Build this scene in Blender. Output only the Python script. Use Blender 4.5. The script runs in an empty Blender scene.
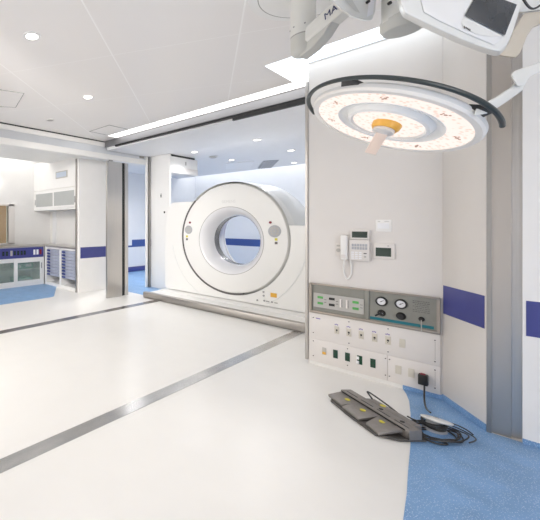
import bpy, bmesh, math, random
from mathutils import Vector, Matrix
random.seed(7)
PI = math.pi
SC = bpy.context.scene
COL = SC.collection

# ------------------------------------------------------------------ camera
EYE = Vector((0, 0, 1.3))
RGT = Vector((.606, .795, 0)).normalized()
FWD = Vector((-RGT.y, RGT.x, 0))
UP = Vector((0, 0, 1))


def at(px, py, d):
    """world point seen at a picture position, d metres in front of the lens"""
    return EYE + d * FWD + (px - 75) / 355 * d * RGT + (223 - py) / 355 * d * UP


cd = bpy.data.cameras.new('camera')
cam = bpy.data.objects.new('camera', cd)
COL.objects.link(cam)
cam.location = EYE
cam.rotation_euler = (PI / 2, 0, math.atan2(-FWD.x, FWD.y))
cd.sensor_width = 36
cd.lens = 36 * 355 / 540
cd.shift_x = (270 - 75) / 540
cd.shift_y = -(260 - 223) / 540
cd.clip_start = .05
SC.camera = cam

# ------------------------------------------------------------------ materials


def nodes(name):
    m = bpy.data.materials.new(name)
    m.use_nodes = True
    nt = m.node_tree
    return m, nt, nt.nodes['Principled BSDF']


def sin_(b, k, v):
    if k in b.inputs:
        b.inputs[k].default_value = v


def mat(name, col, rough=.5, metal=0., var=.03, scale=6., spec=.5, coat=0., stretch=None, alpha=1., bump=0.):
    m, nt, b = nodes(name)
    tc = nt.nodes.new('ShaderNodeTexCoord')
    mp = nt.nodes.new('ShaderNodeMapping')
    if stretch:
        mp.inputs['Scale'].default_value = stretch
    nz = nt.nodes.new('ShaderNodeTexNoise')
    nz.inputs['Scale'].default_value = scale
    nz.inputs['Detail'].default_value = 3
    rp = nt.nodes.new('ShaderNodeValToRGB')
    c = list(col)
    rp.color_ramp.elements[0].position = .3
    rp.color_ramp.elements[1].position = .7
    rp.color_ramp.elements[0].color = [max(0, x * (1 - var)) for x in c] + [1]
    rp.color_ramp.elements[1].color = [min(1, x * (1 + var)) for x in c] + [1]
    L = nt.links.new
    L(tc.outputs['Object'], mp.inputs['Vector'])
    L(mp.outputs['Vector'], nz.inputs['Vector'])
    L(nz.outputs['Fac'], rp.inputs['Fac'])
    L(rp.outputs['Color'], b.inputs['Base Color'])
    sin_(b, 'Roughness', rough)
    sin_(b, 'Metallic', metal)
    sin_(b, 'Specular IOR Level', spec)
    sin_(b, 'Coat Weight', coat)
    sin_(b, 'Alpha', alpha)
    if bump:
        bp = nt.nodes.new('ShaderNodeBump')
        bp.inputs['Strength'].default_value = bump
        bp.inputs['Distance'].default_value = .002
        L(nz.outputs['Fac'], bp.inputs['Height'])
        L(bp.outputs['Normal'], b.inputs['Normal'])
    return m


def emit(name, col, strength):
    m = bpy.data.materials.new(name)
    m.use_nodes = True
    nt = m.node_tree
    nt.nodes.clear()
    e = nt.nodes.new('ShaderNodeEmission')
    e.inputs['Color'].default_value = list(col) + [1]
    e.inputs['Strength'].default_value = strength
    o = nt.nodes.new('ShaderNodeOutputMaterial')
    nt.links.new(e.outputs[0], o.inputs[0])
    return m


def glass(name, col, opacity, rough=.1):
    m = bpy.data.materials.new(name)
    m.use_nodes = True
    nt = m.node_tree
    b = nt.nodes['Principled BSDF']
    out = nt.nodes['Material Output']
    sin_(b, 'Base Color', list(col) + [1])
    sin_(b, 'Roughness', rough)
    t = nt.nodes.new('ShaderNodeBsdfTransparent')
    t.inputs[0].default_value = (.93, .97, .95, 1)
    mx = nt.nodes.new('ShaderNodeMixShader')
    nz = nt.nodes.new('ShaderNodeTexNoise')
    nz.inputs['Scale'].default_value = 3
    mr = nt.nodes.new('ShaderNodeMapRange')
    mr.inputs['To Min'].default_value = opacity * .95
    mr.inputs['To Max'].default_value = opacity * 1.05
    nt.links.new(nz.outputs['Fac'], mr.inputs['Value'])
    nt.links.new(mr.outputs[0], mx.inputs[0])
    nt.links.new(t.outputs[0], mx.inputs[1])
    nt.links.new(b.outputs[0], mx.inputs[2])
    nt.links.new(mx.outputs[0], out.inputs[0])
    return m


def speckle_floor(name, base, fleck, scale, thr, rough, patch=.03):
    m, nt, b = nodes(name)
    L = nt.links.new
    tc = nt.nodes.new('ShaderNodeTexCoord')
    vo = nt.nodes.new('ShaderNodeTexVoronoi')
    vo.inputs['Scale'].default_value = scale
    nz = nt.nodes.new('ShaderNodeTexNoise')
    nz.inputs['Scale'].default_value = 5
    nz.inputs['Detail'].default_value = 5
    r1 = nt.nodes.new('ShaderNodeValToRGB')
    r1.color_ramp.elements[0].position = .3
    r1.color_ramp.elements[1].position = .7
    r1.color_ramp.elements[0].color = [x * (1 - patch) for x in base] + [1]
    r1.color_ramp.elements[1].color = [min(1, x * (1 + patch)) for x in base] + [1]
    r2 = nt.nodes.new('ShaderNodeValToRGB')
    r2.color_ramp.elements[0].position = thr * .6
    r2.color_ramp.elements[0].color = (1, 1, 1, 1)
    r2.color_ramp.elements[1].position = thr
    r2.color_ramp.elements[1].color = (0, 0, 0, 1)
    mx = nt.nodes.new('ShaderNodeMix')
    mx.data_type = 'RGBA'
    mx.inputs[7].default_value = list(fleck) + [1]
    L(tc.outputs['Object'], vo.inputs['Vector'])
    L(tc.outputs['Object'], nz.inputs['Vector'])
    L(nz.outputs['Fac'], r1.inputs['Fac'])
    L(vo.outputs['Distance'], r2.inputs['Fac'])
    L(r2.outputs['Color'], mx.inputs[0])
    L(r1.outputs['Color'], mx.inputs[6])
    L(mx.outputs[2], b.inputs['Base Color'])
    sin_(b, 'Roughness', rough)
    return m


def ceiling_mat():
    """painted panels on a grid turned against the doorways, with pale sealed joints"""
    m, nt, b = nodes('ceiling_panels')
    L = nt.links.new
    tc = nt.nodes.new('ShaderNodeTexCoord')

    def line(vec, off, sp, w):
        d = nt.nodes.new('ShaderNodeVectorMath')
        d.operation = 'DOT_PRODUCT'
        d.inputs[1].default_value = vec
        L(tc.outputs['Object'], d.inputs[0])
        a = nt.nodes.new('ShaderNodeMath')
        a.operation = 'ADD'
        a.inputs[1].default_value = off + 50 * sp
        L(d.outputs['Value'], a.inputs[0])
        q = nt.nodes.new('ShaderNodeMath')
        q.operation = 'DIVIDE'
        q.inputs[1].default_value = sp
        L(a.outputs[0], q.inputs[0])
        f = nt.nodes.new('ShaderNodeMath')
        f.operation = 'FRACT'
        L(q.outputs[0], f.inputs[0])
        s = nt.nodes.new('ShaderNodeMath')
        s.operation = 'PINGPONG'
        s.inputs[1].default_value = .5
        L(f.outputs[0], s.inputs[0])
        c = nt.nodes.new('ShaderNodeMath')
        c.operation = 'LESS_THAN'
        c.inputs[1].default_value = w / sp
        L(s.outputs[0], c.inputs[0])
        return c.outputs[0]
    a = line((.845, .535, 0), .789, 1.035, .006)
    c = line((-.535, .845, 0), -3.094, 1.07, .003)
    mxm = nt.nodes.new('ShaderNodeMath')
    mxm.operation = 'MAXIMUM'
    L(a, mxm.inputs[0])
    L(c, mxm.inputs[1])
    mx = nt.nodes.new('ShaderNodeMix')
    mx.data_type = 'RGBA'
    mx.inputs[6].default_value = (.86, .825, .80, 1)
    mx.inputs[7].default_value = (.95, .925, .905, 1)
    L(mxm.outputs[0], mx.inputs[0])
    L(mx.outputs[2], b.inputs['Base Color'])
    sin_(b, 'Roughness', .35)
    return m


def lens_mat():
    """LED field of the lamp: warm glowing lens with a scatter of small darker diodes"""
    m, nt, b = nodes('lamp_lens')
    L = nt.links.new
    tc = nt.nodes.new('ShaderNodeTexCoord')
    vo = nt.nodes.new('ShaderNodeTexVoronoi')
    vo.inputs['Scale'].default_value = 46
    r = nt.nodes.new('ShaderNodeValToRGB')
    r.color_ramp.elements[0].position = .2
    r.color_ramp.elements[0].color = (.86, .62, .52, 1)
    r.color_ramp.elements[1].position = .42
    r.color_ramp.elements[1].color = (1, .84, .775, 1)
    L(tc.outputs['Object'], vo.inputs['Vector'])
    L(vo.outputs['Distance'], r.inputs['Fac'])
    L(r.outputs['Color'], b.inputs['Emission Color'])
    sin_(b, 'Base Color', (.1, .09, .08, 1))
    sin_(b, 'Emission Strength', .90)
    sin_(b, 'Roughness', .2)
    return m


M = {}
M['wall'] = mat('wall_paint', (.82, .805, .785), .4, var=.01)
M['wall_cool'] = mat('wall_paint_cool', (.80, .805, .82), .4, var=.01)
M['ceiling'] = ceiling_mat()
M['soffit'] = mat('soffit_paint', (.84, .83, .81), .45, var=.01)
M['bayceil'] = mat('bay_ceiling_paint', (.78, .78, .795), .35, var=.01)
M['floor'] = speckle_floor('white_vinyl', (.77, .76, .735), (.80, .79, .765), 260, .2, .28, .01)
M['blue_floor'] = speckle_floor('blue_vinyl', (.18, .335, .575), (.50, .62, .78), 120, .3, .38, .12)
M['blue_cove'] = speckle_floor('blue_cove_vinyl', (.18, .335, .575), (.50, .62, .78), 120, .3, .38, .12)
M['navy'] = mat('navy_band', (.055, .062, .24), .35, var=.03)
M['navy_bright'] = mat('navy_band_bay', (.045, .09, .30), .35, var=.03)
M['steel'] = mat('brushed_steel', (.58, .555, .53), .3, 1., var=.04, scale=3, stretch=(60, 60, .6))
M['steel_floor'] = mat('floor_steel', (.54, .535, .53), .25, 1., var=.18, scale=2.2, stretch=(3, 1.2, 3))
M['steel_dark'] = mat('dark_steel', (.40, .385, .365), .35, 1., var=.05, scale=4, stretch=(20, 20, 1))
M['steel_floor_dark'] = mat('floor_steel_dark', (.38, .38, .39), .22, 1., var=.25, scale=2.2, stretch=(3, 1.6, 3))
M['alu'] = mat('anodised_aluminium', (.66, .68, .71), .38, .55, var=.03, scale=3)
M['frame_steel'] = mat('frame_steel', (.36, .32, .28), .4, .7, var=.05, scale=5)
M['scan_ring'] = mat('scan_ring_metal', (.22, .22, .22), .25, .8, var=.1, scale=5)
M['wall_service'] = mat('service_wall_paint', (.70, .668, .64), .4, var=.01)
M['jamb'] = mat('jamb_steel', (.54, .50, .46), .3, 1., var=.03, scale=1, stretch=(1, 1, 2))
M['bumper_steel'] = mat('bumper_steel', (.42, .395, .37), .3, 1., var=.04, scale=2)
M['header'] = mat('header_metal', (.26, .26, .27), .42, .8, var=.08, scale=2)
M['white'] = mat('white_plastic', (.80, .79, .77), .35, var=.01)
M['ct'] = mat('ct_cover', (.80, .795, .775), .3, var=.008, scale=2, coat=.25)
M['ct_shell'] = mat('ct_shell', (.76, .77, .76), .28, var=.008, scale=2, coat=.3)
M['bore'] = mat('bore_liner', (.74, .74, .76), .2, var=.01, coat=.5)
M['black'] = mat('black_rubber', (.012, .012, .013), .5, var=.2)
M['dark'] = mat('dark_plastic', (.03, .03, .03), .4, var=.15)
M['grey'] = mat('grey_plastic', (.32, .32, .32), .45, var=.06, scale=40)
M['seam'] = mat('seam_grey', (.36, .35, .33), .6, var=.05)
M['off'] = mat('offwhite_plastic', (.71, .675, .645), .4, var=.015)
M['cream'] = mat('cream_socket', (.60, .56, .48), .45, var=.02)
M['beige'] = mat('beige_enamel', (.62, .56, .47), .45, var=.02)
M['greywhite'] = mat('grey_white_enamel', (.76, .755, .72), .32, var=.015, coat=.2)
M['joint'] = mat('joint_cover', (.60, .595, .56), .42, var=.02)
M['green'] = mat('green_socket', (.006, .055, .028), .4, var=.1)
M['greenlamp'] = mat('green_indicator', (.10, .38, .10), .4, var=.1)
M['panelgrey'] = mat('gas_panel_grey', (.25, .25, .225), .4, .35, var=.04, scale=20)
M['plategrey'] = mat('plate_pale_grey', (.46, .445, .42), .45, var=.02)
M['teal'] = mat('teal_stripe', (.0, .14, .18), .4, var=.04)
M['gauge'] = mat('gauge_face', (.82, .82, .84), .3, var=.01)
M['lcd'] = mat('lcd_dark', (.035, .055, .045), .2, var=.1)
M['violet'] = mat('violet_print', (.20, .15, .42), .6, var=.05)
M['print'] = mat('print_grey', (.12, .11, .11), .6, var=.05)
M['blueprint'] = mat('print_dark_blue', (.02, .03, .12), .5, var=.05)
M['faint'] = mat('print_faint', (.66, .655, .64), .5, var=.01)
M['red'] = mat('red_plastic', (.22, .012, .03), .4, var=.05)
M['yellow'] = mat('yellow_sticker', (.62, .55, .06), .5, var=.05)
M['amber'] = mat('amber_label', (.72, .40, .05), .5, var=.05)
M['orange'] = mat('amber_collar', (.85, .46, .08), .3, var=.05)
M['pedal'] = mat('pedal_metal', (.27, .25, .235), .42, .5, var=.06, scale=30)
M['pedal_dark'] = mat('pedal_dark', (.10, .095, .09), .5, .3, var=.08, scale=30)
M['tray'] = mat('tray_tint', (.40, .42, .51), .3, var=.1, scale=10)
M['tab'] = mat('tray_tab', (.04, .06, .22), .4, var=.05)
M['frost'] = mat('frosted_pane', (.40, .41, .40), .28, var=.04, scale=4)
M['pane'] = glass('cabinet_glass', (.35, .40, .38), .28, .08)
M['cabin'] = mat('cabinet_inside', (.50, .50, .49), .5, var=.05)
M['supply'] = mat('green_supply_pack', (.34, .58, .52), .5, var=.15, scale=25)
M['wood'] = mat('tan_door_beyond', (.55, .36, .20), .5, var=.08, scale=2)
M['tint'] = glass('tinted_window', (.075, .078, .082), .86, .12)
M['vent'] = mat('vent_grey', (.42, .43, .46), .5, var=.03)
M['sign'] = mat('sign_blue_grey', (.50, .56, .66), .4, var=.02)
M['handbar'] = mat('handle_bar_black', (.035, .045, .045), .35, var=.1)
M['rim'] = mat('lamp_rim', (.86, .825, .78), .35, var=.02)
M['lamp_top'] = mat('lamp_top_white', (.74, .74, .73), .3, var=.01)
M['clear'] = mat('lamp_clear_ring', (.90, .89, .87), .12, 0., var=.03)
M['grip'] = mat('lamp_grip', (.82, .66, .56), .4, var=.02)
M['lens'] = lens_mat()
M['brown'] = mat('brown_diode_cluster', (.62, .40, .30), .5, var=.1)
M['cove_light'] = emit('cove_light', (1, .985, .97), 2.6)
M['cove_soft'] = emit('cove_light_soft', (.84, .93, 1), 2.6)
M['bay_light'] = emit('bay_cove_light', (.93, .96, 1), 2.5)
M['alc_light'] = emit('alcove_cove_light', (1, .99, .97), 2.6)
M['down'] = emit('downlight_glow', (1, .93, .85), 5)

# ------------------------------------------------------------------ mesh builder
ORG = {}


class MB:
    def __init__(self, T=None):
        self.v, self.f, self.T = [], [], T or Matrix()

    def _take(self, bm, T=None):
        n = len(self.v)
        X = self.T @ (T or Matrix())
        bm.verts.index_update()
        flip = X.determinant() < 0
        self.v += [X @ v.co for v in bm.verts]
        for f in bm.faces:
            q = [v.index + n for v in f.verts]
            self.f.append(q[::-1] if flip else q)
        bm.free()
        return self

    def box(self, x0, x1, y0, y1, z0, z1, bev=0., seg=2, T=None):
        bm = bmesh.new()
        bmesh.ops.create_cube(bm, size=1)
        s = Vector((x1 - x0, y1 - y0, z1 - z0))
        c = Vector(((x0 + x1) / 2, (y0 + y1) / 2, (z0 + z1) / 2))
        for v in bm.verts:
            v.co = Vector((v.co.x * s.x, v.co.y * s.y, v.co.z * s.z)) + c
        if bev:
            bev = min(bev, .45 * min(abs(q) for q in s))
            bmesh.ops.bevel(bm, geom=bm.edges[:], offset=bev, segments=seg, affect='EDGES', profile=.5)
        return self._take(bm, T)

    def prism(self, front, back, bev=0., seg=2, T=None):
        """solid between two matching outlines"""
        bm = bmesh.new()
        a = [bm.verts.new(p) for p in front]
        b = [bm.verts.new(p) for p in back]
        n = len(a)
        bm.faces.new(a)
        bm.faces.new(b[::-1])
        for i in range(n):
            j = (i + 1) % n
            bm.faces.new((a[j], a[i], b[i], b[j]))
        bmesh.ops.recalc_face_normals(bm, faces=bm.faces[:])
        if bev:
            bmesh.ops.bevel(bm, geom=bm.edges[:], offset=bev, segments=seg, affect='EDGES', profile=.5)
        return self._take(bm, T)

    def extr(self, pts, vec, bev=0., seg=2, T=None):
        vec = Vector(vec)
        pts = [Vector(p) for p in pts]
        return self.prism(pts, [p + vec for p in pts], bev, seg, T)

    def lathe(self, prof, n=48, T=None, a0=0., a1=2 * PI, closed=False):
        """prof: (r, z) list turned about z"""
        bm = bmesh.new()
        full = abs(a1 - a0 - 2 * PI) < 1e-6
        k = n if full else n + 1
        rings = []
        for r, z in prof:
            if r < 1e-7:
                rings.append([bm.verts.new((0, 0, z))])
            else:
                rings.append([bm.verts.new((r * math.cos(a0 + (a1 - a0) * i / n), r * math.sin(a0 + (a1 - a0) * i / n), z)) for i in range(k)])
        pairs = list(zip(rings, rings[1:]))
        if closed:
            pairs.append((rings[-1], rings[0]))
        for A, B in pairs:
            for i in range(n):
                j = (i + 1) % k
                if len(A) == 1 and len(B) == 1:
                    continue
                if len(A) == 1:
                    bm.faces.new((A[0], B[j], B[i]))
                elif len(B) == 1:
                    bm.faces.new((A[i], A[j], B[0]))
                else:
                    bm.faces.new((A[i], A[j], B[j], B[i]))
        bmesh.ops.recalc_face_normals(bm, faces=bm.faces[:])
        return self._take(bm, T)

    def cyl(self, p, q, r, r2=None, n=24, bev=0.):
        p, q = Vector(p), Vector(q)
        d = q - p
        h = d.length
        r2 = r if r2 is None else r2
        T = Matrix.Translation(p) @ d.to_track_quat('Z', 'Y').to_matrix().to_4x4()
        if bev:
            return self.lathe([(0, 0), (r - bev, 0), (r, bev), (r2, h - bev), (r2 - bev, h), (0, h)], n, T)
        return self.lathe([(0, 0), (r, 0), (r2, h), (0, h)], n, T)

    def tube(self, pts, r, n=10, smooth=6, cap=True):
        pts = [Vector(p) for p in pts]
        if smooth > 1 and len(pts) > 2:
            out = []
            for i in range(len(pts) - 1):
                p0, p1, p2, p3 = pts[max(i - 1, 0)], pts[i], pts[i + 1], pts[min(i + 2, len(pts) - 1)]
                for s in range(smooth):
                    t = s / smooth
                    out.append(.5 * ((2 * p1) + (p2 - p0) * t + (2 * p0 - 5 * p1 + 4 * p2 - p3) * t * t + (3 * p1 - p0 - 3 * p2 + p3) * t ** 3))
            out.append(pts[-1])
            pts = out
        bm = bmesh.new()
        rings = []
        nrm = None
        for i, p in enumerate(pts):
            d = (pts[min(i + 1, len(pts) - 1)] - pts[max(i - 1, 0)]).normalized()
            if nrm is None:
                nrm = d.orthogonal().normalized()
            nrm = (nrm - d * nrm.dot(d)).normalized()
            b = d.cross(nrm)
            rings.append([bm.verts.new(p + r * (math.cos(2 * PI * k / n) * nrm + math.sin(2 * PI * k / n) * b)) for k in range(n)])
        for A, B in zip(rings, rings[1:]):
            for k in range(n):
                bm.faces.new((A[k], A[(k + 1) % n], B[(k + 1) % n], B[k]))
        if cap:
            bm.faces.new(rings[0][::-1])
            bm.faces.new(rings[-1])
        bmesh.ops.recalc_face_normals(bm, faces=bm.faces[:])
        return self._take(bm)

    def text(self, s, size, T, depth=.001, align='CENTER', shear=0.):
        cu = bpy.data.curves.new('text', 'FONT')
        cu.body = s
        cu.size = size
        cu.extrude = depth
        cu.align_x = align
        cu.align_y = 'CENTER'
        cu.shear = shear
        o = bpy.data.objects.new('text', cu)
        COL.objects.link(o)
        dg = bpy.context.evaluated_depsgraph_get()
        me = bpy.data.meshes.new_from_object(o.evaluated_get(dg))
        bm = bmesh.new()
        bm.from_mesh(me)
        bpy.data.objects.remove(o)
        bpy.data.meshes.remove(me)
        return self._take(bm, T)

    def build(self, name, m, parent=None, org=None, smooth=.6):
        if parent is not None:
            off = Vector(ORG[parent.name])
        else:
            if org is None:
                xs = [v.x for v in self.v]; ys = [v.y for v in self.v]; zs = [v.z for v in self.v]
                org = ((min(xs) + max(xs)) / 2, (min(ys) + max(ys)) / 2, min(zs))
            off = Vector(org)
        me = bpy.data.meshes.new(name)
        me.from_pydata([tuple(v - off) for v in self.v], [], self.f)
        me.update()
        if smooth:
            me.polygons.foreach_set('use_smooth', [True] * len(me.polygons))
            me.set_sharp_from_angle(angle=smooth)
        me.materials.append(M[m] if isinstance(m, str) else m)
        o = bpy.data.objects.new(name, me)
        COL.objects.link(o)
        if parent is not None:
            o.parent = parent
        else:
            o.location = off
        ORG[o.name] = tuple(off)
        return o


def tag(o, label=None, cat=None, group=None, kind=None):
    if label: o['label'] = label
    if cat: o['category'] = cat
    if group: o['group'] = group
    if kind: o['kind'] = kind
    return o


def thing(name, loc, label, cat, group=None):
    o = bpy.data.objects.new(name, None)
    COL.objects.link(o)
    o.location = loc
    o.empty_display_size = .05
    ORG[o.name] = tuple(loc)
    return tag(o, label, cat, group)


def struct(mb, name, m, label, cat):
    o = mb.build(name, m, org=(0, 0, 0))
    return tag(o, label, cat, kind='structure')


def dup(root, delta, label=None):
    r = root.copy()
    COL.objects.link(r)
    r.location = Vector(root.location) + Vector(delta)
    if label: r['label'] = label
    for ch in list(root.children):
        c = ch.copy()
        COL.objects.link(c)
        c.parent = r
        for g in ch.children:
            e = g.copy()
            COL.objects.link(e)
            e.parent = c
    return r


def B(*a, **k):
    return MB().box(*a, **k)


# ------------------------------------------------------------------ the setting
struct(B(-8, 3.2, -2.2, 10.1, -.12, 0), 'floor', 'floor', 'glossy white vinyl floor of the operating room', 'floor')


def slab(name, pts, z, m, label):
    return struct(MB().extr([(x, y, z[0]) for x, y in pts], (0, 0, z[1] - z[0])), name, m, label, 'floor')


blue_r = [(-.655, 3.73), (-.62, 3.64), (-.582, 3.51), (-.535, 3.27), (-.494, 3.03), (-.455, 2.77), (-.423, 2.527), (-.39, 2.3), (-.365, 2.084), (-.33, 1.6), (-.31, 1.), (-.30, .4), (-.3, -2.0),
          (3.1, -2.0), (3.1, 3.37), (-.205, 3.38), (-.437, 3.73)]
slab('floor', blue_r, (0, .002), 'blue_floor', 'speckled blue vinyl floor with a curved edge on the right')
slab('floor', [(-6.42, -1.), (-5.2, -1.), (-5.2, 3.42), (-5.22, 3.5), (-5.27, 3.55), (-5.9, 4.02), (-5.97, 4.08), (-6.42, 4.08)], (0, .002), 'blue_floor', 'blue vinyl floor in front of the cabinet alcove')
slab('floor', [(-6.63, 4.87), (-4.3, 4.87), (-4.3, 9.85), (-6.63, 9.85)], (0, .002), 'blue_floor', 'blue vinyl floor of the scanner bay')

# ceilings
struct(B(-4.85, 3.2, -2.2, 3.5, 2.8, 2.9).box(-4.85, -1.6, 3.5, 4.15, 2.8, 2.9).box(-4.85, -4.52, 4.15, 4.37, 2.8, 2.9).box(-4.85, -1.31, 4.37, 4.385, 2.8, 2.9).box(-.30, 3.2, 3.5, 4.0, 2.8, 2.9),
       'ceiling', 'ceiling', 'pale grey panelled ceiling with sealed joints', 'ceiling')
struct(B(-6.25, -5.0, -2.2, 4.66, 2.55, 2.62), 'ceiling', 'soffit', 'low white ceiling of the cabinet alcove', 'ceiling')
struct(B(-6.65, -1.2, 5.56, 9.0, 2.64, 2.8).box(-4.848, -1.2, 4.44, 5.56, 2.64, 2.8).box(-6.65, -5.05, 4.66, 5.56, 2.55, 2.8), 'ceiling', 'bayceil', 'low white ceiling of the scanner bay', 'ceiling')
struct(B(-6.65, -1.2, 8.98, 9.9, 3.02, 3.1).box(-6.65, -1.2, 8.98, 9.02, 2.74, 3.02), 'ceiling', 'bayceil', 'light cove at the back of the scanner bay', 'ceiling')
struct(B(-7.0, -6.2, -2.2, 4.1, 2.85, 2.95).box(-6.25, -6.2, -2.2, 4.1, 2.62, 2.85), 'ceiling', 'soffit', 'light cove at the back of the cabinet alcove', 'ceiling')

# lit slots in the ceiling beside the wall and above the opening
tag(B(-1.6, -.30, 3.5, 3.73, 2.804, 2.82).box(-1.6, -1.31, 3.73, 4.15, 2.804, 2.82).build('ceiling_light', 'cove_soft'), 'bright white light slot in the ceiling along the top of the service wall', 'ceiling light')
tag(B(-4.52, -1.31, 4.15, 4.37, 2.804, 2.82).build('ceiling_light', 'cove_light'), 'long bright white light slot in the ceiling in front of the scanner opening', 'ceiling light')

# wall with the service panels, chamfer and right wall
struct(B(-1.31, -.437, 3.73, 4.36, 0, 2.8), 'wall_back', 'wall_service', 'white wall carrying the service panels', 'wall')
struct(B(-1.31, -.437, 4.36, 9.9, 0, 2.9), 'wall_right', 'wall', 'white side wall of the scanner bay', 'wall')
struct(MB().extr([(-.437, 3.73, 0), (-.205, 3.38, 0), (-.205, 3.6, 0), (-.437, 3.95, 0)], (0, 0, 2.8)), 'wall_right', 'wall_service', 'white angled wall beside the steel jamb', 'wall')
struct(B(-.065, 3.2, 3.37, 3.6, 0, 2.8), 'wall_right', 'wall', 'white wall at the right edge behind the lamp arm', 'wall')
ch = Vector((.232, -.35, 0)).normalized()
cn = Vector((-.35, -.232, 0)).normalized()
cb = Vector((-.437, 3.73, 0))


def chamf(a, b, z0, z1, t):
    p = [cb + ch * a, cb + ch * b]
    return MB().extr([p[0] + UP * z0, p[1] + UP * z0, p[1] + UP * z1, p[0] + UP * z1], cn * t)


struct(chamf(.012, .405, .638, .844, .003), 'trim_1', 'navy', 'navy blue band on the angled white wall', 'wall band')
struct(B(-.052, 3.2, 3.367, 3.37, .638, .844), 'trim_2', 'navy', 'navy blue band on the wall at the right edge', 'wall band')
struct(chamf(.0, .42, 0, .045, .004).box(-.065, 3.2, 3.366, 3.37, 0, .03).box(-.655, -.437, 3.726, 3.73, 0, .034), 'baseboard_right', 'blue_cove', 'speckled blue coved skirting on the right', 'skirting')
struct(B(-1.30, -.655, 3.726, 3.73, 0, .034), 'baseboard_back', 'floor', 'white coved skirting under the service panels', 'skirting')
struct(chamf(-.004, .004, .045, 2.8, .003), 'trim_3', 'off', 'pale joint strip in the wall corner', 'wall trim')

struct(B(-8, 3.2, -2.3, -2.2, 0, 2.9), 'wall_front', 'wall', 'white wall behind the camera', 'wall')
struct(B(3.2, 3.3, -2.2, 3.6, 0, 2.9), 'wall_right', 'wall', 'white side wall outside the picture', 'wall')
struct(B(-1.311, -.437, 3.72, 3.73, 2.782, 2.8), 'trim_8', 'alu', 'thin grey edge strip along the top of the service wall', 'wall trim')
# steel jamb in the slot on the right
t = thing('door_jamb', (-.135, 3.4, 0), 'tall brushed steel door jamb between the angled wall and the right edge wall', 'door jamb')
B(-.204, -.184, 3.375, 3.47, 0, 2.8).build('edge_post', 'steel_dark', t)
B(-.184, -.108, 3.395, 3.47, 0, 2.8).build('face_plate', 'jamb', t)
B(-.108, -.066, 3.425, 3.47, 0, 2.8).build('side_plate', 'steel', t)
tag(B(-1.335, -1.311, 3.72, 3.79, .03, 2.62, bev=.004).build('corner_guard', 'steel'), 'thin steel corner guard on the left edge of the service wall', 'corner guard')

# header over the opening with its dark track
struct(B(-4.85, -1.31, 4.385, 4.44, 2.69, 2.8), 'trim_4', 'header', 'grey metal header above the scanner opening', 'header')
t = thing('door_track', (-3, 4.5, 2.62), 'black overhead door track under the grey header of the scanner opening', 'door track')
B(-4.6, -1.31, 4.40, 4.44, 2.662, 2.69).build('rail', 'black', t)
B(-2.42, -1.31, 4.405, 4.44, 2.625, 2.662).build('guide', 'black', t)
tag(B(-5.03, -4.862, -2.2, 5.5, 2.778, 2.80).build('ceiling_slot', 'black'), 'narrow black slot where the ceiling meets the overhead beam on the left', 'ceiling slot')

# overhead beam on the left
t = thing('overhead_beam', (-4.95, 1.5, 2.475), 'long white overhead door beam with an aluminium face above the alcove', 'beam')
B(-5.05, -4.85, -2.2, 5.5, 2.70, 2.777, bev=.004).build('top_lip', 'white', t)
B(-5.05, -4.865, -2.2, 5.5, 2.575, 2.70).build('face', 'alu', t)
B(-5.05, -4.85, -2.2, 5.5, 2.475, 2.575, bev=.004).build('bottom_lip', 'white', t)
B(-4.866, -4.847, 5.33, 5.45, 2.60, 2.69).build('end_handle', 'seam', t)
t = thing('overhead_beam', (-4.45, 6.2, 2.28), 'short white overhead beam running back into the bay right of the white column', 'beam')
B(-4.57, -4.34, 5.645, 6.52, 2.40, 2.60, bev=.004).build('face', 'white', t)
B(-4.57, -4.33, 5.645, 6.52, 2.28, 2.40, bev=.006).build('bottom_lip', 'off', t)
B(-4.342, -4.335, 6.10, 6.13, 2.46, 2.53).build('end_handle', 'seam', t)
B(-4.5, -4.36, 5.66, 6.45, 2.60, 2.64).build('hanger', 'black', t)

# white column at the left of the scanner opening
t = thing('column', (-4.55, 5.7, 0), 'white column with two small switches left of the scanner', 'column')
B(-4.80, -4.33, 5.6, 5.64, 0, 2.64, bev=.006).build('panel', 'white', t)
B(-4.555, -4.525, 5.592, 5.6, 1.80, 1.88).build('switch', 'plategrey', t).data
B(-4.55, -4.53, 5.588, 5.592, 1.82, 1.85).build('switch_button', 'green', t)
B(-4.47, -4.445, 5.588, 5.6, 1.49, 1.53).build('knob', 'dark', t)
t = thing('door_post', (-4.85, 5.53, 0), 'thin white post with a steel back at the end of the overhead beam', 'post')
B(-4.875, -4.83, 5.505, 5.55, 0.0, 2.79, bev=.004).build('face', 'white', t)
B(-4.87, -4.80, 5.56, 5.598, 0.0, 2.64).build('back_strip', 'steel_dark', t)

# scanner bay walls
struct(B(-6.7, -1.2, 9.87, 10.0, 0, 3.1), 'wall_far', 'wall_cool', 'cool white back wall of the scanner bay', 'wall')
struct(B(-6.78, -6.65, 4.52, 9.87, 0, 3.1), 'wall_left', 'wall_cool', 'cool white side wall of the scanner bay', 'wall')
struct(B(-6.65, -1.31, 9.866, 9.87, .655, .850), 'trim_5', 'navy_bright', 'navy blue band on the back wall seen through the scanner', 'wall band')
struct(B(-6.65, -6.646, 6.99, 9.87, .655, .850).box(-6.65, -6.646, 6.3, 6.99, .655, .70), 'trim_6', 'navy_bright', 'navy blue band on the far wall left of the scanner', 'wall band')
struct(B(-6.65, -6.60, 4.66, 7.55, 0.002, .13, bev=.02), 'reflection_strip', 'navy', 'dark blue strip standing in for a floor reflection along the bay side wall', 'skirting')  # solid strip coloured as the dark reflection on the blue bay floor
tag(B(-6.6, -1.35, 9.15, 9.75, 2.99, 3.01).build('ceiling_light', 'bay_light'), 'hidden cove light washing the back wall of the scanner bay', 'ceiling light')

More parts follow.
